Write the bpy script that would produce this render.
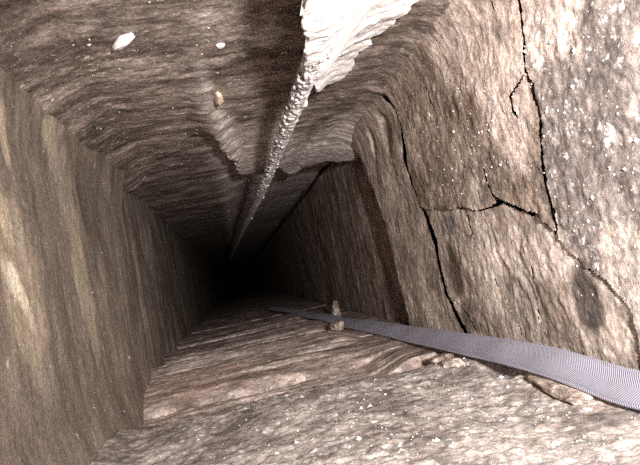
import bpy, bmesh, math, random
import numpy as np
from mathutils import Vector, Matrix, noise as mnoise

# ------------------------------------------------------------------ camera, world, lamp, exposure
scene = bpy.context.scene
for o in list(bpy.data.objects):
    bpy.data.objects.remove(o)
COL = scene.collection

CAM_Z = 0.30
cam_d = bpy.data.cameras.new('camera')
cam = bpy.data.objects.new('camera', cam_d)
COL.objects.link(cam)
cam_d.sensor_fit = 'HORIZONTAL'
cam_d.sensor_width = 36.0
cam_d.lens = 36.0 * 580.0 / 640.0
cam_d.clip_start = 0.01
cam_d.clip_end = 120
# rows: shaft right / shaft depth / shaft up expressed in camera axes
Rm = Matrix(((0.96856775, 0.19342886, -0.15640265),
             (-0.14253329, -0.08373941, -0.98624134),
             (-0.2038646, 0.97753414, -0.05353724)))
cam.matrix_world = Matrix.Translation((0, 0, CAM_Z)) @ Rm.to_4x4()
scene.camera = cam

world = bpy.data.worlds.new('world')
scene.world = world
world.use_nodes = True
wbg = world.node_tree.nodes['Background']
wbg.inputs[0].default_value = (0.60, 0.56, 0.52, 1)
wbg.inputs[1].default_value = 0.035

# the hand lamp held just above and right of the camera, aimed down the shaft
lamp_d = bpy.data.lights.new('hand_lamp_offscreen', 'SPOT')
lamp_d.energy = 232
lamp_d.color = (1.0, 0.945, 0.93)
lamp_d.spot_size = math.radians(96)
lamp_d.spot_blend = 1.0
lamp_d.shadow_soft_size = 0.045
lamp = bpy.data.objects.new('hand_lamp_offscreen', lamp_d)
COL.objects.link(lamp)
lamp.location = (0.245, -0.25, 0.385)
aim = Vector((0.50, 1.45, 0.42)) - Vector(lamp.location)
lamp.rotation_euler = aim.to_track_quat('-Z', 'Y').to_euler()

vs = scene.view_settings
vs.view_transform = 'Standard'
vs.look = 'None'
vs.exposure = 0.0
vs.gamma = 1.0
vs.use_curve_mapping = False
scene.cycles.use_denoising = False      # keep the grain of the stone

# ------------------------------------------------------------------ shaft dimensions (metres)
XL, XR, ZC = -0.341, 0.555, 0.778
Y0, Y1 = -0.55, 60.0

# ------------------------------------------------------------------ numpy noise
def _h(ix, iy, iz, seed):
    n = (ix * 374761393 + iy * 668265263 + iz * 2147483647 + seed * 974634777) & 0xFFFFFFFF
    n = ((n ^ (n >> 13)) * 1274126177) & 0xFFFFFFFF
    n = ((n ^ (n >> 16)) * 2246822519) & 0xFFFFFFFF
    n = n ^ (n >> 15)
    return (n & 0xFFFFFF) / float(0xFFFFFF)
def vnoise(x, y, seed=0):
    x = np.asarray(x, float); y = np.asarray(y, float)
    ix = np.floor(x).astype(np.int64); iy = np.floor(y).astype(np.int64)
    fx = x - ix; fy = y - iy
    u = fx * fx * fx * (fx * (fx * 6 - 15) + 10); v = fy * fy * fy * (fy * (fy * 6 - 15) + 10)
    a = _h(ix, iy, 0 * ix, seed); b = _h(ix + 1, iy, 0 * ix, seed)
    c = _h(ix, iy + 1, 0 * ix, seed); d = _h(ix + 1, iy + 1, 0 * ix, seed)
    return (a + (b - a) * u + (c - a) * v + (a - b - c + d) * u * v) * 2 - 1
def fbm(x, y, seed=0, octv=4, gain=0.5):
    r = 0; amp = 1; tot = 0
    for k in range(octv):
        r = r + amp * vnoise(x * 2 ** k + 17.3 * k, y * 2 ** k - 9.1 * k, seed + k * 31)
        tot += amp; amp *= gain
    return r / tot
def ridged(x, y, seed=0, octv=3):
    r = 0; amp = 1; tot = 0
    for k in range(octv):
        r = r + amp * (1 - np.abs(vnoise(x * 2 ** k, y * 2 ** k, seed + k * 13)) * 2)
        tot += amp; amp *= 0.5
    return r / tot
def sstep(a, b, x):
    t = np.clip((x - a) / (b - a), 0, 1)
    return t * t * (3 - 2 * t)
def polydist(S, T, pts):
    d = np.full(S.shape, 9.0)
    for (a, b), (c, e) in zip(pts[:-1], pts[1:]):
        vx, vy = c - a, e - b
        L = vx * vx + vy * vy + 1e-12
        k = np.clip(((S - a) * vx + (T - b) * vy) / L, 0, 1)
        d = np.minimum(d, np.hypot(S - a - k * vx, T - b - k * vy))
    return d
def blob(S, T, s, t, rs, rt, ang=0, seed=1, rough=0.35, freq=14):
    ca, sa = math.cos(ang), math.sin(ang)
    u = ((S - s) * ca + (T - t) * sa) / rs
    v = (-(S - s) * sa + (T - t) * ca) / rt
    r = np.sqrt(u * u + v * v) + rough * fbm(S * freq, T * freq, seed, 4, 0.6)
    return 1 - sstep(0.55, 1.1, r)

# ------------------------------------------------------------------ object helpers
def tag(o, label=None, cat=None, group=None, kind=None):
    if label: o['label'] = label
    if cat: o['category'] = cat
    if group: o['group'] = group
    if kind: o['kind'] = kind
    return o
def link(name, me, mat=None, parent=None):
    o = bpy.data.objects.new(name, me)
    COL.objects.link(o)
    if mat is not None: me.materials.append(mat)
    if parent is not None: o.parent = parent
    return o
def mesh_np(name, V, F, smooth, stain=None):
    """V (n,3), F (m,4) quads"""
    me = bpy.data.meshes.new(name)
    me.vertices.add(len(V)); me.vertices.foreach_set('co', np.asarray(V, np.float32).ravel())
    m = len(F)
    me.loops.add(m * 4); me.loops.foreach_set('vertex_index', np.asarray(F, np.int32).ravel())
    me.polygons.add(m)
    me.polygons.foreach_set('loop_start', np.arange(0, m * 4, 4, dtype=np.int32))
    me.polygons.foreach_set('use_smooth', np.asarray(smooth, bool))
    me.update(calc_edges=True)
    if stain is not None:
        at = me.attributes.new('stain', 'FLOAT_COLOR', 'POINT')
        at.data.foreach_set('color', np.asarray(stain, np.float32).ravel())
    me.validate()
    return me
def empty(name, loc=(0, 0, 0)):
    o = bpy.data.objects.new(name, None); COL.objects.link(o); o.location = loc
    o.empty_display_size = 0.05
    return o
def box_bm(lo, hi):
    bm = bmesh.new(); bmesh.ops.create_cube(bm, size=1)
    for v in bm.verts:
        v.co = Vector([(lo[i] + hi[i]) / 2 + v.co[i] * (hi[i] - lo[i]) for i in range(3)])
    return bm
def bm_obj(name, bm, mat, parent=None, smooth=False):
    me = bpy.data.meshes.new(name)
    for f in bm.faces: f.smooth = smooth
    bm.to_mesh(me); bm.free()
    return link(name, me, mat, parent)

# ------------------------------------------------------------------ materials
def neutral(c, f=0.06):
    g = 0.3 * c[0] + 0.6 * c[1] + 0.1 * c[2]
    return tuple(v + (g - v) * f for v in c)
def rock(name, dark, mid, light, scale=9, stretch=(1, 1, 1), speck=0.3, speck_col=(0.75, 0.68, 0.60),
         speck_scale=110, bump=0.5, rough=0.62, pits=0.6, contrast=(0.38, 0.62), mottle=0.45, stained=True):
    dark, mid, light = neutral(dark), neutral(mid), neutral(light)
    m = bpy.data.materials.new(name); m.use_nodes = True
    nt = m.node_tree; N = nt.nodes; L = nt.links
    P = N['Principled BSDF']
    P.inputs['Roughness'].default_value = rough
    P.inputs['Specular IOR Level'].default_value = 0.3
    tc = N.new('ShaderNodeTexCoord'); mp = N.new('ShaderNodeMapping')
    mp.inputs['Scale'].default_value = stretch
    L.new(tc.outputs['Object'], mp.inputs['Vector'])
    def noise(sc, det=8, ro=0.62, src=mp):
        n = N.new('ShaderNodeTexNoise'); n.inputs['Scale'].default_value = sc
        n.inputs['Detail'].default_value = det; n.inputs['Roughness'].default_value = ro
        L.new(src.outputs[0 if src is mp else 'Object'], n.inputs['Vector'])
        return n
    n1 = noise(scale, 9, 0.68)
    cr = N.new('ShaderNodeValToRGB'); e = cr.color_ramp.elements
    e[0].position = contrast[0]; e[0].color = (*dark, 1)
    e[1].position = contrast[1]; e[1].color = (*light, 1)
    k = e.new(sum(contrast) / 2); k.color = (*mid, 1)
    L.new(n1.outputs['Fac'], cr.inputs['Fac'])
    # fine grain
    n2 = noise(130, 5, 0.8, tc)
    r2 = N.new('ShaderNodeMapRange'); r2.inputs['From Min'].default_value = 0.3; r2.inputs['From Max'].default_value = 0.7
    r2.inputs['To Min'].default_value = 1 - 0.85 * pits; r2.inputs['To Max'].default_value = 1 + 0.85 * pits
    L.new(n2.outputs['Fac'], r2.inputs['Value'])
    # stain overlay
    at = N.new('ShaderNodeAttribute'); at.attribute_name = 'stain'
    mx = N.new('ShaderNodeMix'); mx.data_type = 'RGBA'
    if stained: L.new(at.outputs['Alpha'], mx.inputs[0])
    else: mx.inputs[0].default_value = 0.0
    L.new(cr.outputs['Color'], mx.inputs[6]); L.new(at.outputs['Color'], mx.inputs[7])
    mu = N.new('ShaderNodeVectorMath'); mu.operation = 'SCALE'
    n5 = noise(32, 6, 0.72, mp)
    r5 = N.new('ShaderNodeMapRange'); r5.inputs['From Min'].default_value = 0.36; r5.inputs['From Max'].default_value = 0.64
    r5.inputs['To Min'].default_value = 1 - mottle; r5.inputs['To Max'].default_value = 1 + mottle
    L.new(n5.outputs['Fac'], r5.inputs['Value'])
    mm = N.new('ShaderNodeMath'); mm.operation = 'MULTIPLY'
    L.new(r2.outputs['Result'], mm.inputs[0]); L.new(r5.outputs['Result'], mm.inputs[1])
    L.new(mx.outputs[2], mu.inputs[0]); L.new(mm.outputs[0], mu.inputs['Scale'])
    # mineral specks
    vo = N.new('ShaderNodeTexVoronoi'); vo.inputs['Scale'].default_value = speck_scale
    nd = noise(80, 3, 0.6, tc)
    vs1 = N.new('ShaderNodeVectorMath'); vs1.operation = 'MULTIPLY_ADD'
    L.new(nd.outputs['Color'], vs1.inputs[0]); vs1.inputs[1].default_value = (0.030,) * 3; L.new(mp.outputs[0], vs1.inputs[2])
    L.new(vs1.outputs[0], vo.inputs['Vector'])
    lt = N.new('ShaderNodeMath'); lt.operation = 'LESS_THAN'; lt.inputs[1].default_value = 0.34
    L.new(vo.outputs['Distance'], lt.inputs[0])
    sp = N.new('ShaderNodeSeparateColor'); L.new(vo.outputs['Color'], sp.inputs[0])
    th = N.new('ShaderNodeMath'); th.operation = 'MULTIPLY_ADD'; th.inputs[1].default_value = 0.42; th.inputs[2].default_value = 0.10
    L.new(sp.outputs[2], th.inputs[0]); L.new(th.outputs[0], lt.inputs[1])
    gt = N.new('ShaderNodeMath'); gt.operation = 'GREATER_THAN'; gt.inputs[1].default_value = 1 - 0.35 * speck
    L.new(sp.outputs[0], gt.inputs[0])
    nn = noise(7, 3, 0.5, tc)
    g2 = N.new('ShaderNodeMapRange'); g2.inputs['From Min'].default_value = 0.36; g2.inputs['From Max'].default_value = 0.54
    L.new(nn.outputs['Fac'], g2.inputs['Value'])
    m1 = N.new('ShaderNodeMath'); m1.operation = 'MULTIPLY'; L.new(lt.outputs[0], m1.inputs[0]); L.new(gt.outputs[0], m1.inputs[1])
    m2 = N.new('ShaderNodeMath'); m2.operation = 'MULTIPLY'; L.new(m1.outputs[0], m2.inputs[0]); L.new(g2.outputs[0], m2.inputs[1])
    mg = N.new('ShaderNodeMath'); mg.operation = 'MULTIPLY_ADD'; mg.inputs[1].default_value = 0.75; mg.inputs[2].default_value = 0.2
    L.new(sp.outputs[1], mg.inputs[0])
    m3 = N.new('ShaderNodeMath'); m3.operation = 'MULTIPLY'; L.new(m2.outputs[0], m3.inputs[0]); L.new(mg.outputs[0], m3.inputs[1])
    ms = N.new('ShaderNodeMix'); ms.data_type = 'RGBA'
    L.new(m3.outputs[0], ms.inputs[0]); L.new(mu.outputs[0], ms.inputs[6])
    ms.inputs[7].default_value = (*speck_col, 1)
    L.new(ms.outputs[2], P.inputs['Base Color'])
    # relief
    n3 = noise(70, 8, 0.75, tc)
    ad = N.new('ShaderNodeMath'); ad.operation = 'ADD'; L.new(n3.outputs['Fac'], ad.inputs[0])
    m4 = N.new('ShaderNodeMath'); m4.operation = 'MULTIPLY'; m4.inputs[1].default_value = 0.6
    L.new(n2.outputs['Fac'], m4.inputs[0]); L.new(m4.outputs[0], ad.inputs[1])
    bp = N.new('ShaderNodeBump'); bp.inputs['Strength'].default_value = bump; bp.inputs['Distance'].default_value = 0.004
    L.new(ad.outputs[0], bp.inputs['Height']); L.new(bp.outputs[0], P.inputs['Normal'])
    return m

M_floor = rock('floor_limestone', (0.21, 0.175, 0.158), (0.35, 0.305, 0.275), (0.54, 0.48, 0.44), 7, (1, 1, 1), 1.4,
               (0.90, 0.87, 0.85), 75, 0.55, 0.5)
M_strip = rock('floor_bedding', (0.18, 0.135, 0.11), (0.37, 0.29, 0.25), (0.62, 0.52, 0.46), 8, (0.35, 1.6, 1), 0.25, bump=0.5)
M_left = rock('left_wall_stone', (0.175, 0.14, 0.11), (0.255, 0.208, 0.165), (0.36, 0.30, 0.245), 6, (1, 1.3, 0.45), 0.2, bump=0.3, mottle=0.2)
M_ceil = rock('ceiling_stone', (0.12, 0.09, 0.075), (0.235, 0.185, 0.155), (0.43, 0.35, 0.305), 9, (0.6, 1.3, 1), 0.7, bump=0.6, pits=0.75)
M_pale = rock('pale_wall_stone', (0.30, 0.235, 0.19), (0.46, 0.37, 0.305), (0.62, 0.52, 0.44), 9, (1, 1, 0.6), 0.15, bump=0.6)
M_brown = rock('brown_wall_stone', (0.20, 0.145, 0.11), (0.33, 0.25, 0.195), (0.50, 0.40, 0.33), 11, (1, 1, 0.7), 0.55,
               (0.8, 0.72, 0.62), 120, 0.7)
M_speck = rock('speckled_wall_stone', (0.20, 0.165, 0.15), (0.33, 0.275, 0.245), (0.50, 0.43, 0.38), 10, (1, 1, 1), 1.7,
               (0.95, 0.92, 0.9), 62, 0.8, 0.5)
M_back = rock('packing_stone', (0.15, 0.115, 0.095), (0.245, 0.195, 0.165), (0.38, 0.31, 0.27), 9, (1, 1, 1), 0.1, stained=False)
M_white = rock('white_mineral', (0.86, 0.80, 0.73), (0.93, 0.90, 0.87), (0.96, 0.95, 0.93), 14, (1, 1, 1), 0.0, bump=0.15, pits=0.08, mottle=0.05, stained=False)
M_cream = rock('cream_mortar', (0.70, 0.48, 0.32), (0.82, 0.64, 0.48), (0.9, 0.78, 0.64), 30, (1, 1, 1), 0.0, bump=0.3, pits=0.2, mottle=0.05, stained=False)
M_crust = rock('rod_crust', (0.50, 0.46, 0.44), (0.70, 0.66, 0.64), (0.88, 0.85, 0.83), 40, (1, 1, 1), 0.3, (0.9, 0.9, 0.9), 160, 0.9, stained=False)
M_iron = rock('corroded_iron', (0.36, 0.32, 0.30), (0.62, 0.585, 0.56), (0.82, 0.79, 0.77), 45, (1, 1, 1), 0.3, (0.8, 0.78, 0.75), 180, 0.9, stained=False)
M_cryst = rock('crystal', (0.42, 0.39, 0.37), (0.60, 0.57, 0.54), (0.82, 0.80, 0.77), 60, (1, 1, 1), 0.0, bump=0.2, rough=0.35, pits=0.1, mottle=0.05, stained=False)

def hose_material(name, base, alt):
    m = bpy.data.materials.new(name); m.use_nodes = True
    nt = m.node_tree; N = nt.nodes; L = nt.links; P = N['Principled BSDF']
    P.inputs['Roughness'].default_value = 0.55
    uv = N.new('ShaderNodeUVMap'); uv.uv_map = 'UVMap'
    sep = N.new('ShaderNodeSeparateXYZ'); L.new(uv.outputs[0], sep.inputs[0])
    # chevron: along + |across| zig-zag
    pp = N.new('ShaderNodeMath'); pp.operation = 'PINGPONG'; pp.inputs[1].default_value = 0.026
    L.new(sep.outputs['Y'], pp.inputs[0])
    ad = N.new('ShaderNodeMath'); ad.operation = 'ADD'; L.new(sep.outputs['X'], ad.inputs[0]); L.new(pp.outputs[0], ad.inputs[1])
    ml = N.new('ShaderNodeMath'); ml.operation = 'MULTIPLY'; ml.inputs[1].default_value = 2 * math.pi / 0.0046
    L.new(ad.outputs[0], ml.inputs[0])
    sn = N.new('ShaderNodeMath'); sn.operation = 'SINE'; L.new(ml.outputs[0], sn.inputs[0])
    mr = N.new('ShaderNodeMapRange'); mr.inputs['From Min'].default_value = -1
    L.new(sn.outputs[0], mr.inputs['Value'])
    nz = N.new('ShaderNodeTexNoise'); nz.inputs['Scale'].default_value = 35; nz.inputs['Detail'].default_value = 6
    tc = N.new('ShaderNodeTexCoord'); L.new(tc.outputs['Object'], nz.inputs['Vector'])
    mx = N.new('ShaderNodeMix'); mx.data_type = 'RGBA'
    mx.inputs[6].default_value = (*alt, 1); mx.inputs[7].default_value = (*base, 1)
    L.new(mr.outputs[0], mx.inputs[0])
    m2 = N.new('ShaderNodeMix'); m2.data_type = 'RGBA'
    rr = N.new('ShaderNodeMapRange'); rr.inputs['From Min'].default_value = 0.55; rr.inputs['From Max'].default_value = 0.8; rr.inputs['To Max'].default_value = 0.5
    L.new(nz.outputs['Fac'], rr.inputs['Value']); L.new(rr.outputs[0], m2.inputs[0])
    L.new(mx.outputs[2], m2.inputs[6]); m2.inputs[7].default_value = (0.30, 0.25, 0.22, 1)
    L.new(m2.outputs[2], P.inputs['Base Color'])
    bp = N.new('ShaderNodeBump'); bp.inputs['Strength'].default_value = 0.5; bp.inputs['Distance'].default_value = 0.0015
    L.new(mr.outputs[0], bp.inputs['Height']); L.new(bp.outputs[0], P.inputs['Normal'])
    return m
M_hose = hose_material('woven_hose', (0.36, 0.355, 0.42), (0.31, 0.305, 0.365))
M_seam = hose_material('hose_seam', (0.36, 0.355, 0.42), (0.31, 0.305, 0.365))

# ------------------------------------------------------------------ height-field surfaces split into stones
S_AX = np.concatenate([np.arange(Y0, 0.35, 0.03), np.arange(0.35, 2.35, 0.0048), np.arange(2.35, 3.4, 0.009),
                       np.arange(3.4, 5.0, 0.025), np.geomspace(5.0, Y1, 70)])
PLANES = {
    'floor':   lambda S, T, H: (T, S, H),
    'ceiling': lambda S, T, H: (T, S, ZC - H),
    'left':    lambda S, T, H: (XL + H, S, T),
    'right':   lambda S, T, H: (XR - H, S, T)}
FLIP = {'floor': True, 'ceiling': False, 'left': False, 'right': True}

def build_surface(plane, t0, t1, tstep, region_fn, height_fn, stain_fn, parent, specs, s_ax=None, undercut=0.0):
    """region_fn(S,T)->int grid; height_fn(S,T,k)->H for stone k; specs[k]=(name, material)"""
    t_ax = np.arange(t0, t1 + tstep / 2, tstep)
    S, T = np.meshgrid(S_AX if s_ax is None else s_ax, t_ax, indexing='ij')
    ns, nt_ = S.shape
    Sc = (S[:-1, :-1] + S[1:, 1:]) / 2; Tc = (T[:-1, :-1] + T[1:, 1:]) / 2
    rid = region_fn(Sc, Tc)
    I = np.arange(ns * nt_).reshape(ns, nt_)
    stain = stain_fn(S, T)
    for k, (name, mat) in enumerate(specs):
        mask = rid == k
        if not mask.any(): continue
        H = height_fn(S, T, k)
        X, Y, Z = PLANES[plane](S, T, H)
        Sb = S; Hb = np.minimum(H - 0.03, 0 * H - 0.125)
        if undercut:
            mp_ = np.zeros((ns + 1, nt_ + 1), int); mp_[1:-1, 1:-1] = mask
            back = mp_[1:, :-1] + mp_[1:, 1:]; front = mp_[:-1, :-1] + mp_[:-1, 1:]
            lip = (back > front) & (S > 0.5)
            Sb = np.where(lip, S + undercut, S); Hb = np.where(lip, H - undercut * 0.25, Hb)
        Xb, Yb, Zb = PLANES[plane](Sb, T, Hb)
        Q = np.stack([I[:-1, :-1][mask], I[1:, :-1][mask], I[1:, 1:][mask], I[:-1, 1:][mask]], 1)
        if FLIP[plane]: Q = Q[:, ::-1]
        # boundary edges -> side faces
        E = np.concatenate([Q[:, [0, 1]], Q[:, [1, 2]], Q[:, [2, 3]], Q[:, [3, 0]]])
        key = np.sort(E, 1); code = key[:, 0] * (ns * nt_) + key[:, 1]
        u, inv, cnt = np.unique(code, return_inverse=True, return_counts=True)
        B = E[cnt[inv] == 1]
        used = np.unique(Q); remap = -np.ones(ns * nt_, np.int64); remap[used] = np.arange(len(used))
        P = np.stack([np.broadcast_to(a, S.shape).ravel() for a in (X, Y, Z)], 1)
        Pb = np.stack([np.broadcast_to(a, S.shape).ravel() for a in (Xb, Yb, Zb)], 1)
        bu = np.unique(B); rb = -np.ones(ns * nt_, np.int64); rb[bu] = np.arange(len(bu))
        nV = len(used); nB = len(bu)
        V = np.concatenate([P[used], P[bu], Pb[bu]])
        top = rb[B] + nV; bot = top + nB
        F = np.concatenate([remap[Q], np.stack([top[:, 1], top[:, 0], bot[:, 0], bot[:, 1]], 1)])
        sm = np.concatenate([np.ones(len(Q), bool), np.zeros(len(B), bool)])
        st = stain.reshape(-1, 4)
        ST = np.concatenate([st[used], st[bu], st[bu]])
        link(name, mesh_np(name, V, F, sm, ST), mat, parent)

def stain_stack(S, T, items, base_alpha=None):
    """later items lie over earlier ones"""
    rgb = np.zeros(S.shape + (3,)); a = np.zeros(S.shape)
    for col, w in items:
        col = neutral(col)
        w = np.clip(w, 0, 1)
        na = w + a * (1 - w)
        den = np.maximum(na, 1e-6)
        rgb = (np.asarray(col)[None, None] * w[..., None] + rgb * (a * (1 - w))[..., None]) / den[..., None]
        a = na
    return np.concatenate([rgb, a[..., None]], -1)

def joint_wobble(T, seed, amp=0.02, f=6):
    return amp * fbm(T * f, T * 0 + seed * 3.7, seed, 5, 0.6)

# ---------------- floor
floor = bm_obj('floor', box_bm((XL - 0.2, Y0, -0.26), (XR + 0.2, Y1, -0.10)), M_back)
tag(floor, 'brown-grey stone floor of the narrow shaft, laid in cross slabs', 'floor', kind='structure')
FJ = [1.60, 1.80, 2.18, 2.66, 3.3, 4.2, 5.6]
def floor_joint(i, T):
    return FJ[i] + joint_wobble(T, 11 + i, 0.03, 4) + 0.03 * (T - 0.1) * (1 if i % 2 else -1)
def floor_region(S, T):
    r = np.zeros(S.shape, int)
    for i in range(len(FJ)):
        r = np.where(S > floor_joint(i, T), i + 1, r)
    return r
def floor_h(S, T, k):
    big = 0.010 * fbm(S * 3, T * 3, 5, 3) + 0.005 * fbm(S * 14, T * 14, 6, 4)
    fine = 0.0035 * fbm(S * 60, T * 60, 8, 3, 0.6)
    if k == 0:
        h = 0.022 * (1 - ((T - 0.08) / 0.45) ** 2) - 0.004
        j = floor_joint(0, T)
        h = h - 0.055 * sstep(0.30, 0.0, j - S) ** 1.6
        h = h + 0.010 * sstep(0.40, 0.56, T)
        # chipped pocket beside the wall under the hose
        h = h - 0.022 * blob(S, T, 1.19, 0.50, 0.10, 0.035, 0, 3)
        h = h + 0.02 * blob(S, T, 0.93, 0.535, 0.13, 0.03, 0, 4) + big * 0.9 + fine * 1.3
        # fillet towards the left wall
        h = h + 0.03 * sstep(-0.24, -0.36, T)
    else:
        a = floor_joint(k - 1, T); b = floor_joint(k, T) if k < len(FJ) else a + 3
        f = np.clip((S - a) / (b - a), 0, 1)
        prof = {1: ((0, 1), (-0.050, -0.042)), 2: ((0, 0.12, 0.7, 1), (-0.020, -0.002, 0.030, 0.0)),
                3: ((0, 0.22, 0.6, 1), (0.012, 0.036, 0.020, -0.005)), 4: ((0, 0.3, 1), (0.014, 0.038, 0.0)),
                5: ((0, 0.3, 1), (0.014, 0.036, 0.0))}.get(k, ((0, 1), (0.01, 0.02)))
        h = np.interp(f, *prof)
        h = h - 0.012 * np.clip(1 - (b - S) / 0.02, 0, 1) ** 2 - 0.008 * np.clip(1 - (S - a) / 0.015, 0, 1) ** 2 - 0.03 * np.clip(1 - (b - S) / 0.010, 0, 1)
        h = h + 0.007 * fbm(S * 28, T * 2.2, 20 + k, 4) + 0.006 * ridged(S * 16, T * 1.4, 33 + k) * (k < 4) + big * 0.5 + fine
        h = h * (1 - 0.85 * sstep(0.30, 0.45, T))
    return h
def floor_stain(S, T):
    edge = floor_joint(0, T)
    items = [((0.52, 0.43, 0.36), 0.8 * blob(S, T, 0.93, 0.50, 0.18, 0.045, 0, 41)),
             ((0.46, 0.33, 0.27), 0.75 * blob(S, T, 1.95, -0.18, 0.17, 0.2, 0, 44)),
             ((0.60, 0.52, 0.45), 0.55 * blob(S, T, 0.75, 0.33, 0.06, 0.05, 0, 43))]
    return stain_stack(S, T, items)
build_surface('floor', XL - 0.05, XR + 0.05, 0.0046, floor_region, floor_h, floor_stain, floor,
              [('floor_slab', M_floor)] + [('floor_slab', M_strip)] * 7)

# ---------------- ceiling
ceiling = bm_obj('ceiling', box_bm((XL - 0.2, Y0, ZC + 0.10), (XR + 0.2, Y1, ZC + 0.26)), M_back)
tag(ceiling, 'dark brown rough stone ceiling with a ragged broken ledge', 'ceiling', kind='structure')
CE = np.array([(-0.45, 2.55), (-0.30, 2.35), (-0.12, 2.02), (-0.03, 1.80), (0.0, 1.77), (0.026, 1.85), (0.064, 2.12), (0.11, 2.50),
               (0.154, 2.47), (0.204, 2.41), (0.27, 2.50), (0.32, 2.62), (0.364, 2.73), (0.39, 2.61), (0.437, 2.60), (0.488, 2.48), (0.62, 2.44)])
CJ = [3.25, 4.1, 5.3]
def ceil_edge(T, S=0.0):
    T = T + 0.030 * fbm(S * 11 + 0 * T, T * 11, 72, 4, 0.6)
    return np.interp(T, CE[:, 0], CE[:, 1]) + 0.07 * fbm(T * 16, T * 0 + 2.1, 71, 5, 0.6)
def ceil_region(S, T):
    r = np.where(S > ceil_edge(T, S), 1, 0)
    for i, c in enumerate(CJ): r = np.where(S > c + joint_wobble(T, 80 + i, 0.06, 5), i + 2, r)
    return r
def ceil_h(S, T, k):
    big = 0.010 * fbm(S * 3, T * 4, 105, 3) + 0.004 * fbm(S * 14, T * 7, 106, 4, 0.6)
    fine = 0.002 * fbm(S * 70, T * 60, 108, 3, 0.6)
    h = big + fine
    if k == 0:
        h = h + 0.003 * ridged(S * 9, T * 3, 111) - 0.010 * np.clip(1 - (ceil_edge(T, S) - S) / 0.03, 0, 1) ** 2
        h = h + 0.036 * sstep(0.55, 0.0, ceil_edge(T, S) - S) * sstep(-0.05, 0.05, T)
        h = h + 0.03 * sstep(0.47, 0.57, T) + 0.045 * sstep(-0.20, -0.37, T)
    else:
        h = h - [0, 0.050, 0.066, 0.078, 0.085][k] * (0.25 + 0.75 * sstep(0.0, 0.22, T)) + 0.008 * ridged(S * 5, T * 1.5, 120 + k, 3)
        h = h + 0.020 * blob(S, T, 2.85, 0.40, 0.05, 0.09, 0.1, 131) + 0.02 * blob(S, T, 3.05, 0.30, 0.04, 0.07, 0, 132)
    return h
def ceil_stain(S, T):
    g = fbm(S * 7, T * 9, 141, 4, 0.6)
    d = ceil_edge(T, S) - S + 0.22 * g
    items = [((0.62, 0.54, 0.49), 0.9 * sstep(0.75, 0.45, d) * sstep(-0.02, 0.05, T + 0.05 * g)),
             ((0.34, 0.30, 0.29), 0.7 * blob(S, T, 2.95, 0.42, 0.28, 0.16, 0, 145, 0.6, 9)),
             ((0.66, 0.60, 0.55), 0.7 * blob(S, T, 1.16, 0.16, 0.05, 0.04, 0, 148, 0.7, 30))]
    return stain_stack(S, T, items)
build_surface('ceiling', XL - 0.05, XR + 0.05, 0.0046, ceil_region, ceil_h, ceil_stain, ceiling,
              [('roof_slab', M_ceil)] * 5)

# ---------------- left wall
wall_left = bm_obj('wall_left', box_bm((XL - 0.26, Y0, -0.2), (XL - 0.10, Y1, ZC + 0.2)), M_back)
tag(wall_left, 'smooth olive-brown stone side wall with pale streaks, opposite the cracked wall', 'wall', kind='structure')
LJ = [2.13, 2.62, 3.5, 4.8]
def left_joint(i, T): return LJ[i] + joint_wobble(T, 160 + i, 0.04, 4)
def left_region(S, T):
    r = np.zeros(S.shape, int)
    for i in range(len(LJ)): r = np.where(S > left_joint(i, T), i + 1, r)
    return r
def left_h(S, T, k):
    h = 0.014 * fbm(S * 3, T * 1.5, 165, 3) + 0.0035 * fbm(S * 12, T * 5, 166, 4) + 0.0010 * fbm(S * 60, T * 45, 168, 3)
    if k == 0:
        h = h - 0.02 * np.clip(1 - (left_joint(0, T) - S) / 0.07, 0, 1) ** 2
        h = h + 0.025 * sstep(0.14, -0.02, T) * sstep(2.0, 1.3, S)
        h = h + 0.04 * sstep(0.62, 0.82, T)
        h = h + 0.003 * blob(S, T, 1.0, 0.36, 0.05, 0.09, 0, 171)
    else:
        h = h + [0, -0.026, -0.042, -0.055, -0.06][k] + 0.008 * ridged(S * 10, T * 2, 172)
    return h
def left_stain(S, T):
    w = 0.03 * fbm(S * 5, T * 5, 181)
    items = [((0.50, 0.41, 0.29), 0.6 * blob(S, T, 1.02, 0.37, 0.09, 0.16, 0.0, 189, 0.6, 9)),
             ((0.80, 0.68, 0.50), 0.9 * blob(S, T, 1.012, 0.345, 0.085, 0.026, -0.94, 182, 0.5, 14)),
             ((0.95, 0.86, 0.68), 0.9 * blob(S, T, 0.985, 0.375, 0.024, 0.032, 0, 183, 0.6, 25)),
             ((0.66, 0.54, 0.38), 0.8 * blob(S, T, 1.005, 0.47, 0.022, 0.06, 0.1, 184)),
             ((0.66, 0.54, 0.38), 0.8 * blob(S, T, 1.06, 0.63, 0.02, 0.06, 0.1, 185)),
             ((0.50, 0.41, 0.30), 0.7 * blob(S, T, 1.32, 0.70, 0.06, 0.05, 0.1, 186)),
             ((0.46, 0.38, 0.28), 0.8 * blob(S, T, 1.42, 0.36, 0.06, 0.30, 0, 187, 0.6, 9)),
             ((0.42, 0.35, 0.27), 0.7 * blob(S, T, 1.58, 0.20, 0.04, 0.2, 0, 188, 0.6, 9))]
    return stain_stack(S, T, items)
build_surface('left', -0.05, ZC + 0.05, 0.0048, left_region, left_h, left_stain, wall_left,
              [('wall_block', M_left)] * 5)

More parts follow.
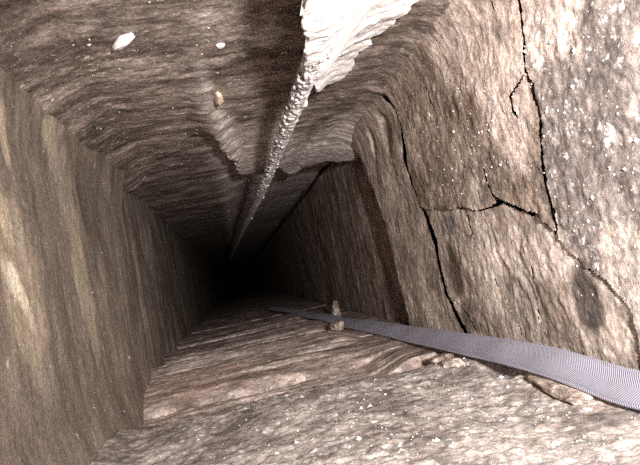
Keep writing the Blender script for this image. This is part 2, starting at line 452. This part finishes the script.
# ---------------- right wall
wall_right = bm_obj('wall_right', box_bm((XR + 0.13, Y0, -0.2), (XR + 0.30, Y1, ZC + 0.2)), M_back)
tag(wall_right, 'pale cracked stone side wall of fitted blocks above the grey hose', 'wall', kind='structure')
EDGE = np.array([(-0.1, 2.01), (0.045, 2.018), (0.208, 2.022), (0.373, 2.03), (0.531, 2.087), (0.64, 2.154), (0.70, 2.23), (0.86, 2.40)])
CA = [(1.70, 0.85), (1.628, 0.755), (1.595, 0.645), (1.627, 0.532), (1.599, 0.408), (1.556, 0.288), (1.566, 0.245), (1.548, 0.146), (1.485, 0.053), (1.44, -0.022), (1.42, -0.1)]
CB = [(0.87, 0.85), (0.881, 0.665), (0.885, 0.632), (0.901, 0.568), (0.897, 0.514), (0.891, 0.477), (0.908, 0.421), (0.918, 0.361), (0.915, 0.308), (0.924, 0.27)]
CCa = [(1.148, 0.434), (1.141, 0.39), (1.113, 0.353)]
CCb = [(1.113, 0.353), (1.042, 0.322), (0.99, 0.312), (0.956, 0.286), (0.924, 0.262)]
CCc = [(0.924, 0.262), (0.906, 0.238), (0.868, 0.206), (0.829, 0.186), (0.804, 0.163), (0.785, 0.141), (0.786, 0.111), (0.787, 0.084), (0.78, -0.1)]
CD = [(1.60, 0.40), (1.452, 0.378), (1.322, 0.364), (1.207, 0.342), (1.113, 0.346)]
MINOR = [([(0.903, 0.548), (0.936, 0.536), (0.966, 0.528), (0.968, 0.50), (0.949, 0.476), (0.94, 0.40)], 0.006, 0.004),
         ([(1.054, 0.21), (1.058, 0.167), (1.076, 0.107), (1.063, 0.058), (1.04, 0.02)], 0.010, 0.006),
         ([(1.548, 0.146), (1.441, 0.096), (1.40, 0.05)], 0.008, 0.005),
         ([(1.30, 0.36), (1.29, 0.30), (1.33, 0.26)], 0.007, 0.005),
         ([(1.82, 0.48), (1.80, 0.40), (1.78, 0.36)], 0.006, 0.006), ([(1.74, 0.56), (1.75, 0.47)], 0.006, 0.006),
         ([(1.23, 0.20), (1.19, 0.12), (1.16, 0.03)], 0.008, 0.006),
         ([(0.92, 0.64), (0.945, 0.655), (0.96, 0.70)], 0.008, 0.006),
         ([(1.36, 0.68), (1.33, 0.60), (1.34, 0.53)], 0.006, 0.006)]
_ca = np.array(CA)[::-1]; _bc = np.array(CB + CCc[1:])[::-1]; _d = np.array(CD + CCb[1:])[::-1]
RJ = [3.05, 3.95, 5.2]
def wob(S, T, seed): return 0.007 * fbm(S * 25, T * 25, seed, 3)
def right_edge(T): return np.interp(T, EDGE[:, 0], EDGE[:, 1]) + joint_wobble(T, 200, 0.012, 14)
def right_region(S, T):
    Sw = S + wob(S, T, 201); Tw = T + wob(S, T, 202)
    near = Sw < np.interp(Tw, _bc[:, 1], _bc[:, 0])
    far = Sw > np.interp(Tw, _ca[:, 1], _ca[:, 0])
    up = Tw > np.interp(Sw, _d[:, 0], _d[:, 1])
    r = np.where(near, 0, np.where(far, 3, np.where(up, 1, 2)))
    r = np.where(S > right_edge(T), 4, r)
    for i, c in enumerate(RJ): r = np.where(S > c + joint_wobble(T, 210 + i, 0.03, 5), 5 + i, r)
    # open cracks: nothing there but the gap between the stones
    wv = 0.75 + 0.55 * vnoise(S * 9, T * 9, 234)
    gap = np.zeros(S.shape, bool)
    for pts, w in ((CA, 0.019), (CB, 0.0068), (CCb, 0.011), (CCc, 0.0085), (CCa, 0.006)):
        gap |= polydist(Sw, Tw, pts) < w * 0.5 * np.maximum(wv, 0.55) * (1 + 0.9 * sstep(0.36, 0.46, T) * (S > 1.3))
    gap |= (polydist(Sw, Tw, CD) < 0.0026 * wv) & (vnoise(S * 14, T * 3, 231) > -0.1)
    on = vnoise(S * 18, T * 18, 233) > -0.3
    for pts, w, dep in MINOR:
        gap |= (polydist(Sw, Tw, pts) < 0.0028 * wv) & on
    return np.where(gap & (r <= 3), -1, r)
def right_h(S, T, k):
    Sw = S + wob(S, T, 201); Tw = T + wob(S, T, 202)
    big = 0.010 * fbm(S * 3, T * 3, 205, 3) + 0.0018 * fbm(S * 12, T * 12, 206, 4, 0.6)
    fine = 0.0018 * fbm(S * 65, T * 60, 208, 3, 0.6)
    h = big + fine
    if k <= 3:
        if k == 0:
            h = h + 0.003 + 0.0030 * fbm(S * 40, T * 40, 221, 3, 0.7)
        if k == 1: h = h + 0.004 + 0.0018 * fbm(S * 45, T * 38, 223, 3, 0.6)
        if k == 2:
            h = h - 0.004 + 0.003 * ridged(S * 11 + 2.2 * fbm(S * 8, T * 8, 227), T * 3.2, 224, 3) * sstep(1.50, 1.38, S)
            h = h - 0.002 * blob(S, T, 0.90, 0.14, 0.05, 0.07, 0.3, 225)
        if k == 3:
            h = h + 0.0015 * fbm(S * 10, T * 4, 226, 3)
            h = h - 0.012 * blob(S, T, 1.93, 0.672, 0.035, 0.060, 0.15, 227, 0.15) - 0.015 * blob(S, T, 1.76, 0.665, 0.055, 0.075, 0.1, 228, 0.15)
            h = h - 0.012 * np.clip(1 - (right_edge(T) - S) / 0.05, 0, 1) ** 2
        h = h + 0.035 * sstep(0.68, 0.80, T) + 0.012 * sstep(0.05, -0.03, T)
    else:
        h = h + [-0.066, -0.070, -0.080, -0.09][k - 4] + 0.004 * ridged(S * 7, T * 1.2, 240 + k)
    return h
def right_stain(S, T):
    g = fbm(S * 5, T * 5, 251, 4)
    items = [((0.72, 0.585, 0.50), 0.9 * blob(S, T, 0.985, 0.56, 0.12, 0.17, 0.0, 252, 0.6, 9)),
             ((0.66, 0.54, 0.46), 0.75 * blob(S, T, 1.10, 0.67, 0.2, 0.10, 0.0, 253, 0.6, 9)),
             ((0.24, 0.185, 0.15), 0.8 * blob(S, T, 1.14, 0.42, 0.16, 0.075, 0.0, 254, 0.6, 9)),
             ((0.23, 0.175, 0.135), 0.6 * blob(S, T, 1.42, 0.50, 0.14, 0.12, 0.0, 269, 0.7, 12)),
             ((0.20, 0.15, 0.115), 0.85 * blob(S, T, 0.962, 0.655, 0.022, 0.05, -0.2, 255, 0.3)),
             ((0.68, 0.55, 0.47), 0.85 * blob(S, T, 0.78, 0.63, 0.17, 0.11, 0.0, 256, 0.7, 9)),
             ((0.215, 0.178, 0.16), 0.85 * blob(S, T, 0.715, 0.50, 0.05, 0.12, 0.1, 257, 0.6, 9)),
             ((0.225, 0.188, 0.17), 0.75 * blob(S, T, 0.82, 0.39, 0.14, 0.13, 0.0, 258, 0.6, 9)),
             ((0.64, 0.54, 0.46), 0.8 * blob(S, T, 0.77, 0.22, 0.07, 0.06, 0.0, 259, 0.6, 9)),
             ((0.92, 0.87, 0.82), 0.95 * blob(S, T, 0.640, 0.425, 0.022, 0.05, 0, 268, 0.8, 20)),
             ((0.74, 0.63, 0.545), 0.85 * blob(S, T, 1.03, 0.235, 0.13, 0.065, 0.2, 260, 0.7, 9)),
             ((0.70, 0.59, 0.50), 0.8 * blob(S, T, 1.24, 0.23, 0.06, 0.16, 0.1, 261, 0.7, 9)),
             ((0.33, 0.275, 0.24), 0.6 * blob(S, T, 1.13, 0.13, 0.07, 0.08, 0.1, 270, 0.7, 9)),
             ((0.10, 0.082, 0.07), 0.95 * blob(S, T, 0.895, 0.150, 0.045, 0.075, 0.3, 262, 0.4, 9)),
             ((0.11, 0.08, 0.06), 0.95 * blob(S, T, 1.465, 0.215, 0.06, 0.085, 0.3, 263, 0.4, 9)),
             ((0.16, 0.12, 0.09), 0.8 * blob(S, T, 1.44, 0.09, 0.06, 0.05, 0.0, 264, 0.4, 9)),
             ((0.23, 0.195, 0.18), 0.8 * blob(S, T, 1.42, 0.330, 0.09, 0.03, 0.0, 265, 0.5, 9)),
             ((0.24, 0.205, 0.19), 0.75 * blob(S, T, 1.63, 0.19, 0.05, 0.04, 0.0, 266, 0.5, 12)),
             ((0.28, 0.23, 0.20), 0.5 * blob(S, T, 1.68, 0.36, 0.05, 0.10, 0.0, 267, 0.5, 12))]
    return stain_stack(S, T, items)
S_FINE = np.concatenate([np.arange(Y0, 0.5, 0.03), np.arange(0.5, 1.75, 0.0030), np.arange(1.75, 2.35, 0.0042), np.arange(2.35, 3.4, 0.012),
                         np.arange(3.4, 5.0, 0.03), np.geomspace(5.0, Y1, 60)])
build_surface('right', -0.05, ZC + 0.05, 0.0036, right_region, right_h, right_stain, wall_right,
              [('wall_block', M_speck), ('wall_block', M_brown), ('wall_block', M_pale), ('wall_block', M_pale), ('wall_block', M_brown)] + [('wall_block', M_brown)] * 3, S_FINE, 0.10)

# ---------------- end of the shaft
wall_far = bm_obj('wall_far', box_bm((XL - 0.2, Y1 - 0.05, -0.2), (XR + 0.2, Y1 + 0.12, ZC + 0.2)), M_back)
tag(wall_far, 'unlit stone end wall lost in darkness at the far end of the shaft', 'wall', kind='structure')

# ------------------------------------------------------------------ surface evaluation for resting things
def z_floor(x, y):
    S = np.array([[y]]); T = np.array([[x]])
    return float(floor_h(S, T, int(floor_region(S, T)[0, 0]))[0, 0])
def z_ceil(x, y):
    S = np.array([[y]]); T = np.array([[x]])
    return ZC - float(ceil_h(S, T, int(ceil_region(S, T)[0, 0]))[0, 0])
def x_right(y, z):
    S = np.array([[y]]); T = np.array([[z]])
    return XR - float(right_h(S, T, max(0, int(right_region(S, T)[0, 0])))[0, 0])

# ------------------------------------------------------------------ mineral grains stuck on the stone (uncountable)
def grains(name, plane, n, s_rng, t_rng, hfn, rfn, rsize, parent, seed, keep=None):
    rng = np.random.default_rng(seed)
    S = rng.uniform(*s_rng, n); T = rng.uniform(*t_rng, n)
    dens = fbm(S * 6, T * 6, seed, 3) + 0.25
    ok = rng.uniform(-0.5, 0.7, n) < dens
    if keep is not None: ok &= keep(S, T)
    S, T = S[ok], T[ok]
    R = rfn(S[None], T[None])[0]
    H = np.zeros_like(S)
    for k in np.unique(R):
        H = np.where(R == k, hfn(S[None], T[None], max(0, int(k)))[0], H)
    X, Y, Z = [np.broadcast_to(a, S.shape) for a in PLANES[plane](S, T, H)]
    C = np.stack([X, Y, Z], 1)
    r = rsize * rng.lognormal(0, 0.55, len(S))
    octv = np.array([(1, 0, 0), (-1, 0, 0), (0, 1, 0), (0, -1, 0), (0, 0, 1), (0, 0, -1)], float)
    tri = [(0, 2, 4), (2, 1, 4), (1, 3, 4), (3, 0, 4), (2, 0, 5), (1, 2, 5), (3, 1, 5), (0, 3, 5)]
    V = []; F = []
    jit = rng.uniform(0.5, 1.25, (len(S), 6, 1))
    V = (C[:, None] + octv[None] * jit * r[:, None, None]).reshape(-1, 3)
    F = (np.arange(len(S))[:, None, None] * 6 + np.array(tri)[None]).reshape(-1, 3)
    me = bpy.data.meshes.new(name); me.from_pydata(V.tolist(), [], F.tolist())
    o = link(name, me, M_cryst, parent)
    tag(o, 'white mineral grains crusted on the stone', kind='stuff')
grains('mineral_grains', 'floor', 900, (0.55, 1.5), (-0.15, 0.50), floor_h, floor_region, 0.0014, floor, 301)
grains('mineral_grains', 'right', 380, (0.5, 0.92), (0.15, 0.60), right_h, right_region, 0.0016, wall_right, 302)
grains('mineral_grains', 'right', 220, (0.95, 1.45), (0.38, 0.62), right_h, right_region, 0.0015, wall_right, 303)
grains('mineral_grains', 'ceiling', 220, (0.8, 1.8), (-0.3, 0.30), ceil_h, ceil_region, 0.0014, ceiling, 304)
grains('mineral_grains', 'left', 60, (0.8, 1.8), (0.0, 0.7), left_h, left_region, 0.0016, wall_left, 305)

# ------------------------------------------------------------------ generic sweeps
def catmull(pts, n):
    P = [Vector(p) for p in pts]; P = [P[0] * 2 - P[1]] + P + [P[-1] * 2 - P[-2]]
    out = []
    seg = len(P) - 3
    for i in range(n):
        u = i / (n - 1) * seg; k = min(int(u), seg - 1); t = u - k
        a, b, c, d = P[k:k + 4]
        out.append(0.5 * ((2 * b) + (c - a) * t + (2 * a - 5 * b + 4 * c - d) * t * t + (3 * b - a - 3 * c + d) * t ** 3))
    return out
def sweep(name, path, section, mat, parent, uv=False, closed_ends=True, smooth=True):
    """section(i, s) -> list of world-space offset vectors (a closed loop)"""
    bm = bmesh.new(); rings = []; acc = 0; lens = []
    for i, p in enumerate(path):
        if i: acc += (p - path[i - 1]).length
        lens.append(acc)
        rings.append([bm.verts.new(p + o) for o in section(i, acc)])
    n = len(rings[0])
    uvl = bm.loops.layers.uv.new('UVMap') if uv else None
    for i in range(len(rings) - 1):
        for j in range(n):
            f = bm.faces.new((rings[i][j], rings[i][(j + 1) % n], rings[i + 1][(j + 1) % n], rings[i + 1][j]))
            f.smooth = smooth
            if uv:
                W = [(rings[i][q].co - rings[i][0].co).length for q in range(n)]
                for l, (ii, jj) in zip(f.loops, ((i, j), (i, (j + 1) % n), (i + 1, (j + 1) % n), (i + 1, j))):
                    l[uvl].uv = (lens[ii], W[jj])
    if closed_ends:
        bm.faces.new(rings[0][::-1]); bm.faces.new(rings[-1])
    bmesh.ops.recalc_face_normals(bm, faces=bm.faces)
    me = bpy.data.meshes.new(name); bm.to_mesh(me); bm.free()
    return link(name, me, mat, parent)

# ------------------------------------------------------------------ flat woven hose
hose = empty('flat_hose', (0.5, 0.9, 0.0))
tag(hose, 'flat grey-lavender woven hose lying along the foot of the cracked stone wall', 'hose')
def hz(x, y, dz): return (x, y, z_floor(x, y) + dz)
hp = [(0.560, 0.30, 0.020), (0.535, 0.55, 0.026), (0.515, 0.76, 0.036), (0.510, 0.96, 0.048), (0.508, 1.14, 0.047), (0.508, 1.30, 0.041), (0.505, 1.60, 0.032),
      (0.490, 1.95, 0.022), (0.455, 2.35, 0.020), (0.412, 2.75, 0.020), (0.36, 3.2, 0.03), (0.30, 3.8, 0.045), (0.21, 4.5, 0.05)]
HN = 150
hpath = catmull(hp, HN)
def hose_frame(i):
    a = hpath[max(i - 1, 0)]; b = hpath[min(i + 1, HN - 1)]
    t = (b - a).normalized()
    y = hpath[i].y
    tilt = math.radians(np.interp(y, [0.5, 1.0, 1.6, 2.1, 2.8, 3.5], [50, 48, 46, 36, 18, 10]))
    side = t.cross(Vector((0, 0, 1))).normalized()           # to the right
    up = side.cross(t).normalized()
    w = side * math.cos(tilt) + up * math.sin(tilt)
    nrm = up * math.cos(tilt) - side * math.sin(tilt)
    return t, w, nrm
HW, HT = 0.0255, 0.0052
def floor_arr(X, Y):
    S = Y[None]; T = X[None]; R = floor_region(S, T); H = np.zeros(S.shape)
    for k in np.unique(R): H = np.where(R == k, floor_h(S, T, int(k)), H)
    return H[0]
def right_arr(Y, Z):
    S = Y[None]; T = Z[None]; R = right_region(S, T); H = np.zeros(S.shape)
    for k in np.unique(R): H = np.where(R == k, right_h(S, T, max(0, int(k))), H)
    return XR - H[0]
for _ in range(3):
    dz = np.zeros(HN); dx = np.zeros(HN)
    for f in (-1, -0.5, 0, 0.5, 1):
        q = np.array([tuple(hpath[i] + hose_frame(i)[1] * HW * f) for i in range(HN)])
        dz = np.maximum(dz, floor_arr(q[:, 0], q[:, 1]) + 0.006 - q[:, 2])
        dx = np.maximum(dx, q[:, 0] - (right_arr(q[:, 1], q[:, 2]) - 0.006))
    dz = list(dz); dx = list(dx)
    dz = [max(dz[max(0, i - 3):i + 4]) for i in range(HN)]; dx = [max(dx[max(0, i - 3):i + 4]) for i in range(HN)]
    dz = [sum(dz[max(0, i - 4):i + 5]) / len(dz[max(0, i - 4):i + 5]) for i in range(HN)]
    dx = [sum(dx[max(0, i - 4):i + 5]) / len(dx[max(0, i - 4):i + 5]) for i in range(HN)]
    hpath = [p + Vector((-dx[i], 0, dz[i])) for i, p in enumerate(hpath)]
def hose_sec(i, s):
    t, w, nrm = hose_frame(i)
    out = []
    for k in range(28):
        a = 2 * math.pi * k / 28
        c, sn = math.cos(a), math.sin(a)
        x = math.copysign(abs(c) ** 0.55, c) * HW
        z = math.copysign(abs(sn) ** 0.8, sn) * HT * (1 + 0.10 * math.sin(s * 23) + 0.25 * (1 - abs(c)))
        out.append(w * x + nrm * (z + 0.0012 * math.sin(s * 31 + x * 40)))
    return out
off = Matrix.Translation(-Vector(hose.location))
hb = sweep('hose_jacket', hpath, hose_sec, M_hose, hose, uv=True); hb.matrix_parent_inverse = off
for sgn in (-1, 1):
    def seam_sec(i, s, sgn=sgn):
        t, w, nrm = hose_frame(i)
        c = w * (sgn * (HW - 0.0005))
        return [c + (w * math.cos(a) + nrm * math.sin(a)) * 0.0034 for a in [2 * math.pi * k / 8 for k in range(8)]]
    q = sweep('folded_edge', hpath, seam_sec, M_seam, hose, uv=True); q.matrix_parent_inverse = off

# ------------------------------------------------------------------ crusted iron rod under the ceiling
rod = empty('iron_rod', (0.205, 1.5, 0.668))
tag(rod, 'long straight rod with pale corroded crust running beneath the ceiling into the dark', 'rod')
roff = Matrix.Translation(-Vector(rod.location))
rp = [(0.218, 0.98, 0.671), (0.217, 1.04, 0.671), (0.206, 1.52, 0.669), (0.188, 2.53, 0.668), (0.136, 4.0, 0.668), (0.062, 6.3, 0.668), (-0.018, 8.9, 0.668)]
RN = 1500
rpath = catmull(rp, RN)
rr_ = np.array([p.y for p in rpath])
def rod_sec(i, s):
    y = rr_[i]
    base = np.interp(y, [0.5, 1.0, 1.6, 2.4, 4.0, 8.9], [0.0195, 0.0185, 0.017, 0.017, 0.0165, 0.014])
    out = []
    for k in range(20):
        a = 2 * math.pi * k / 20
        d = Vector((math.cos(a), 0, math.sin(a)))
        tw = math.sin(s * 2 * math.pi / 0.034 + a)                       # twisted ribs under the crust
        nz = mnoise.fractal(Vector((math.cos(a) * 1.6, s * 75, math.sin(a) * 1.6)), 0.8, 2.0, 4)
        amp = np.interp(y, [1.0, 2.0, 3.2], [0.20, 0.15, 0.10])
        out.append(d * base * (1 + amp * nz + 0.06 * tw))
    return out
q = sweep('rod_shaft', rpath, rod_sec, M_iron, rod); q.matrix_parent_inverse = roff
# nodules of crust strung along the rod
def lump_bm(r, seed, squash=(1, 1, 1), sub=2, amp=0.35, freq=1.4):
    bm = bmesh.new(); bmesh.ops.create_icosphere(bm, subdivisions=sub, radius=1)
    o = Vector((seed * 3.17, seed * 1.3, -seed * 2.1))
    for v in bm.verts:
        n = mnoise.fractal(v.co * freq + o, 0.7, 2.0, 4)
        v.co = Vector([v.co[j] * (1 + amp * n) * r * squash[j] for j in range(3)])
    return bm
random.seed(4)
cb = bmesh.new()
for k in range(300):
    y = 0.9 + 1.7 * random.random() ** 1.5
    i = int(np.argmin(np.abs(rr_ - y)))
    a = random.gauss(math.pi * 1.05, 0.9)
    base = np.interp(y, [0.5, 1.0, 1.6, 2.4], [0.0195, 0.0185, 0.017, 0.017])
    c = rpath[i] + Vector((math.cos(a), 0, math.sin(a))) * base
    r = random.uniform(0.0022, 0.0062)
    b = lump_bm(r, k, (1, 1.3, 1), 1, 0.4)
    for v in b.verts: v.co += c
    me = bpy.data.meshes.new('t'); b.to_mesh(me); b.free(); cb.from_mesh(me); bpy.data.meshes.remove(me)
q = bm_obj('crust', cb, M_crust, rod, True); q.matrix_parent_inverse = roff
tag(q, 'pale nodules of mineral crust', kind='stuff')
for y, ang, r in ((2.68, -0.5, 0.011), (1.27, -0.4, 0.012), (1.06, 0.2, 0.012), (3.45, -1.2, 0.010)):
    i = int(np.argmin(np.abs(rr_ - y)))
    b = lump_bm(r, int(y * 10), (1, 1.2, 1), 2)
    for v in b.verts: v.co += rpath[i] + Vector((math.cos(ang), 0, math.sin(ang))) * 0.014
    q = bm_obj('nodule', b, M_white, rod, True); q.matrix_parent_inverse = roff

# ------------------------------------------------------------------ white mineral mass on the ceiling round the rod's near end
LE = np.array([(0.55, 0.150), (0.78, 0.167), (0.89, 0.186), (1.02, 0.202), (1.12, 0.206), (1.24, 0.235), (1.40, 0.285), (1.47, 0.30), (1.515, 0.312)])
RE = np.array([(0.55, 0.50), (0.80, 0.485), (1.00, 0.45), (1.071, 0.432), (1.11, 0.425), (1.185, 0.408), (1.207, 0.370), (1.242, 0.402), (1.29, 0.384),
               (1.333, 0.376), (1.38, 0.385), (1.434, 0.374), (1.496, 0.346), (1.515, 0.325)])
ny, nx = 210, 90
ys = np.linspace(0.55, 1.515, ny); near_y = sstep(1.36, 1.05, ys)
Yg = np.repeat(ys[:, None], nx, 1); ug = np.repeat(np.linspace(0, 1, nx)[None], ny, 0)
xl = np.interp(ys, LE[:, 0], LE[:, 1])[:, None] - 0.004 * near_y[:, None] + 0.010 * fbm(Yg * 30, Yg * 0, 401, 4)
xr = np.interp(ys, RE[:, 0], RE[:, 1])[:, None] + 0.012 * fbm(Yg * 40, Yg * 0 + 5, 402, 4, 0.6)
Xg = xl + (xr - xl) * ug
zc = np.zeros_like(Xg)
zc[:] = ZC - ceil_h(Yg, Xg, 0)
near = sstep(1.36, 1.05, Yg)
thick = 0.014 + (0.088 * near + 0.018 * (1 - near)) * (1 - sstep(0.05, 0.62, ug)) + 0.028 * near * (1 - sstep(0.5, 1.0, ug))
thick = thick * sstep(1.53, 1.44, Yg) + 0.004
thick = thick + (0.007 * fbm(Yg * 14, Xg * 14, 403, 4, 0.5) + 0.0008 * fbm(Yg * 80, Xg * 80, 404, 3)) * np.clip(thick / 0.03, 0, 1)
dk = polydist(Yg, Xg, [(0.98, 0.235), (1.06, 0.238), (1.14, 0.250), (1.20, 0.258)])
dk2 = polydist(Yg, Xg, [(1.18, 0.262), (1.26, 0.285)])
thick = thick - 0.025 * np.clip(1 - dk / 0.006, 0, 1) * sstep(-0.1, 0.2, vnoise(Yg * 40, Xg * 5, 409)) - 0.02 * np.clip(1 - dk2 / 0.006, 0, 1)
thick = np.maximum(thick, 0.004)
P1 = np.stack([Xg, Yg, zc - thick], -1).reshape(-1, 3); inset = 0.062 * near_y[:, None] * (0.9 + 0.3 * fbm(Yg * 6, Yg * 0 + 3, 407, 3))      # the mass overhangs its root
X2 = xl + inset + (xr - xl - inset) * ug
P2 = np.stack([X2, Yg, ZC - ceil_h(Yg, X2, 0) + 0.002], -1).reshape(-1, 3)
I = np.arange(ny * nx).reshape(ny, nx); NV = ny * nx
Q = np.stack([I[:-1, :-1], I[:-1, 1:], I[1:, 1:], I[1:, :-1]], -1).reshape(-1, 4)
loop = np.concatenate([I[0, :-1], I[:-1, -1], I[-1, :0:-1], I[:0:-1, 0]])
nxt = np.roll(loop, -1)
Fs = np.concatenate([Q[:, ::-1], Q + NV, np.stack([loop, nxt, nxt + NV, loop + NV], 1)])
me = mesh_np('mineral_crust', np.concatenate([P1, P2]), Fs, np.ones(len(Fs), bool))
crust = link('mineral_crust', me, M_white)
bm = bmesh.new(); bm.from_mesh(me); bmesh.ops.recalc_face_normals(bm, faces=bm.faces); bm.to_mesh(me); bm.free()
tag(crust, 'large glaring white mineral mass on the ceiling enclosing the near end of the rod', 'mineral crust')

# ------------------------------------------------------------------ pale flecks on the ceiling
def fleck(name, mat, label, cat, group, pos, size, ang, seed):
    x, y = pos
    b = lump_bm(1, seed, size, 3, 0.35, 1.2)
    o = bm_obj(name, b, mat, None, True)
    o.location = (x, y, z_ceil(x, y) - size[2] * 0.25); o.rotation_euler = (0, 0, ang)
    tag(o, label, cat, group)
fleck('mortar_fleck', M_white, 'bright white elongated mortar fleck on the ceiling near the smooth side wall', 'mortar fleck', None, (-0.117, 1.072), (0.040, 0.011, 0.009), -0.91, 3)
fleck('mortar_fleck', M_cream, 'cream-orange oval mortar fleck on the ceiling beside the rod shadow', 'mortar fleck', None, (0.047, 1.475), (0.011, 0.046, 0.012), 0.0, 8)
fleck('mortar_fleck', M_white, 'tiny white round mortar fleck on the ceiling between the two larger flecks', 'mortar fleck', None, (0.063, 1.166), (0.009, 0.011, 0.004), 0.2, 12)

# ------------------------------------------------------------------ loose stones
M_chip_pale = rock('pale_chip', (0.30, 0.235, 0.19), (0.46, 0.37, 0.305), (0.62, 0.52, 0.44), 20, bump=0.6, stained=False)
M_chip_brown = rock('brown_chip', (0.20, 0.145, 0.11), (0.33, 0.25, 0.195), (0.50, 0.40, 0.33), 20, bump=0.6, stained=False)
def stone(name, label, cat, pos, size, rot, seed, mat, group=None, sub=3):
    b = lump_bm(1, seed, size, sub, 0.42, 1.0)
    for v in b.verts:                      # broken flat faces
        for ax in range(3): v.co[ax] = max(-size[ax] * 0.9, min(size[ax] * 0.9, v.co[ax]))
    o = bm_obj(name, b, mat, None, False)
    o.rotation_euler = rot
    zmin = min((o.rotation_euler.to_matrix() @ v.co).z for v in o.data.vertices)
    o.location = (pos[0], pos[1], z_floor(*pos) - zmin - 0.002)
    tag(o, label, cat, group); return o
stone('stone_splinter', 'thin pale stone splinter standing upright behind the hose in the dark recess', 'stone', (0.462, 2.92), (0.021, 0.014, 0.055), (0.05, 0.06, 0.3), 21, M_chip_brown)
stone('loose_stone', 'small rounded brown stone on the floor in front of the hose near the splinter', 'stone', (0.372, 2.42), (0.030, 0.026, 0.022), (0, 0, 0.4), 22, M_chip_brown)
stone('stone_chip', 'flat pale stone chip lying under the near stretch of hose', 'stone', (0.490, 0.93), (0.022, 0.11, 0.010), (0, 0, -0.1), 23, M_chip_pale)
stone('stone_chip', 'angular pale chip beside the dark pocket at the foot of the wall', 'stone', (0.452, 1.31), (0.024, 0.028, 0.011), (0, 0, 0.5), 24, M_chip_pale)
stone('stone_chip', 'brown angular chip wedged below the crack under the hose', 'stone', (0.470, 1.44), (0.026, 0.035, 0.012), (0, 0, 1.1), 25, M_chip_brown)
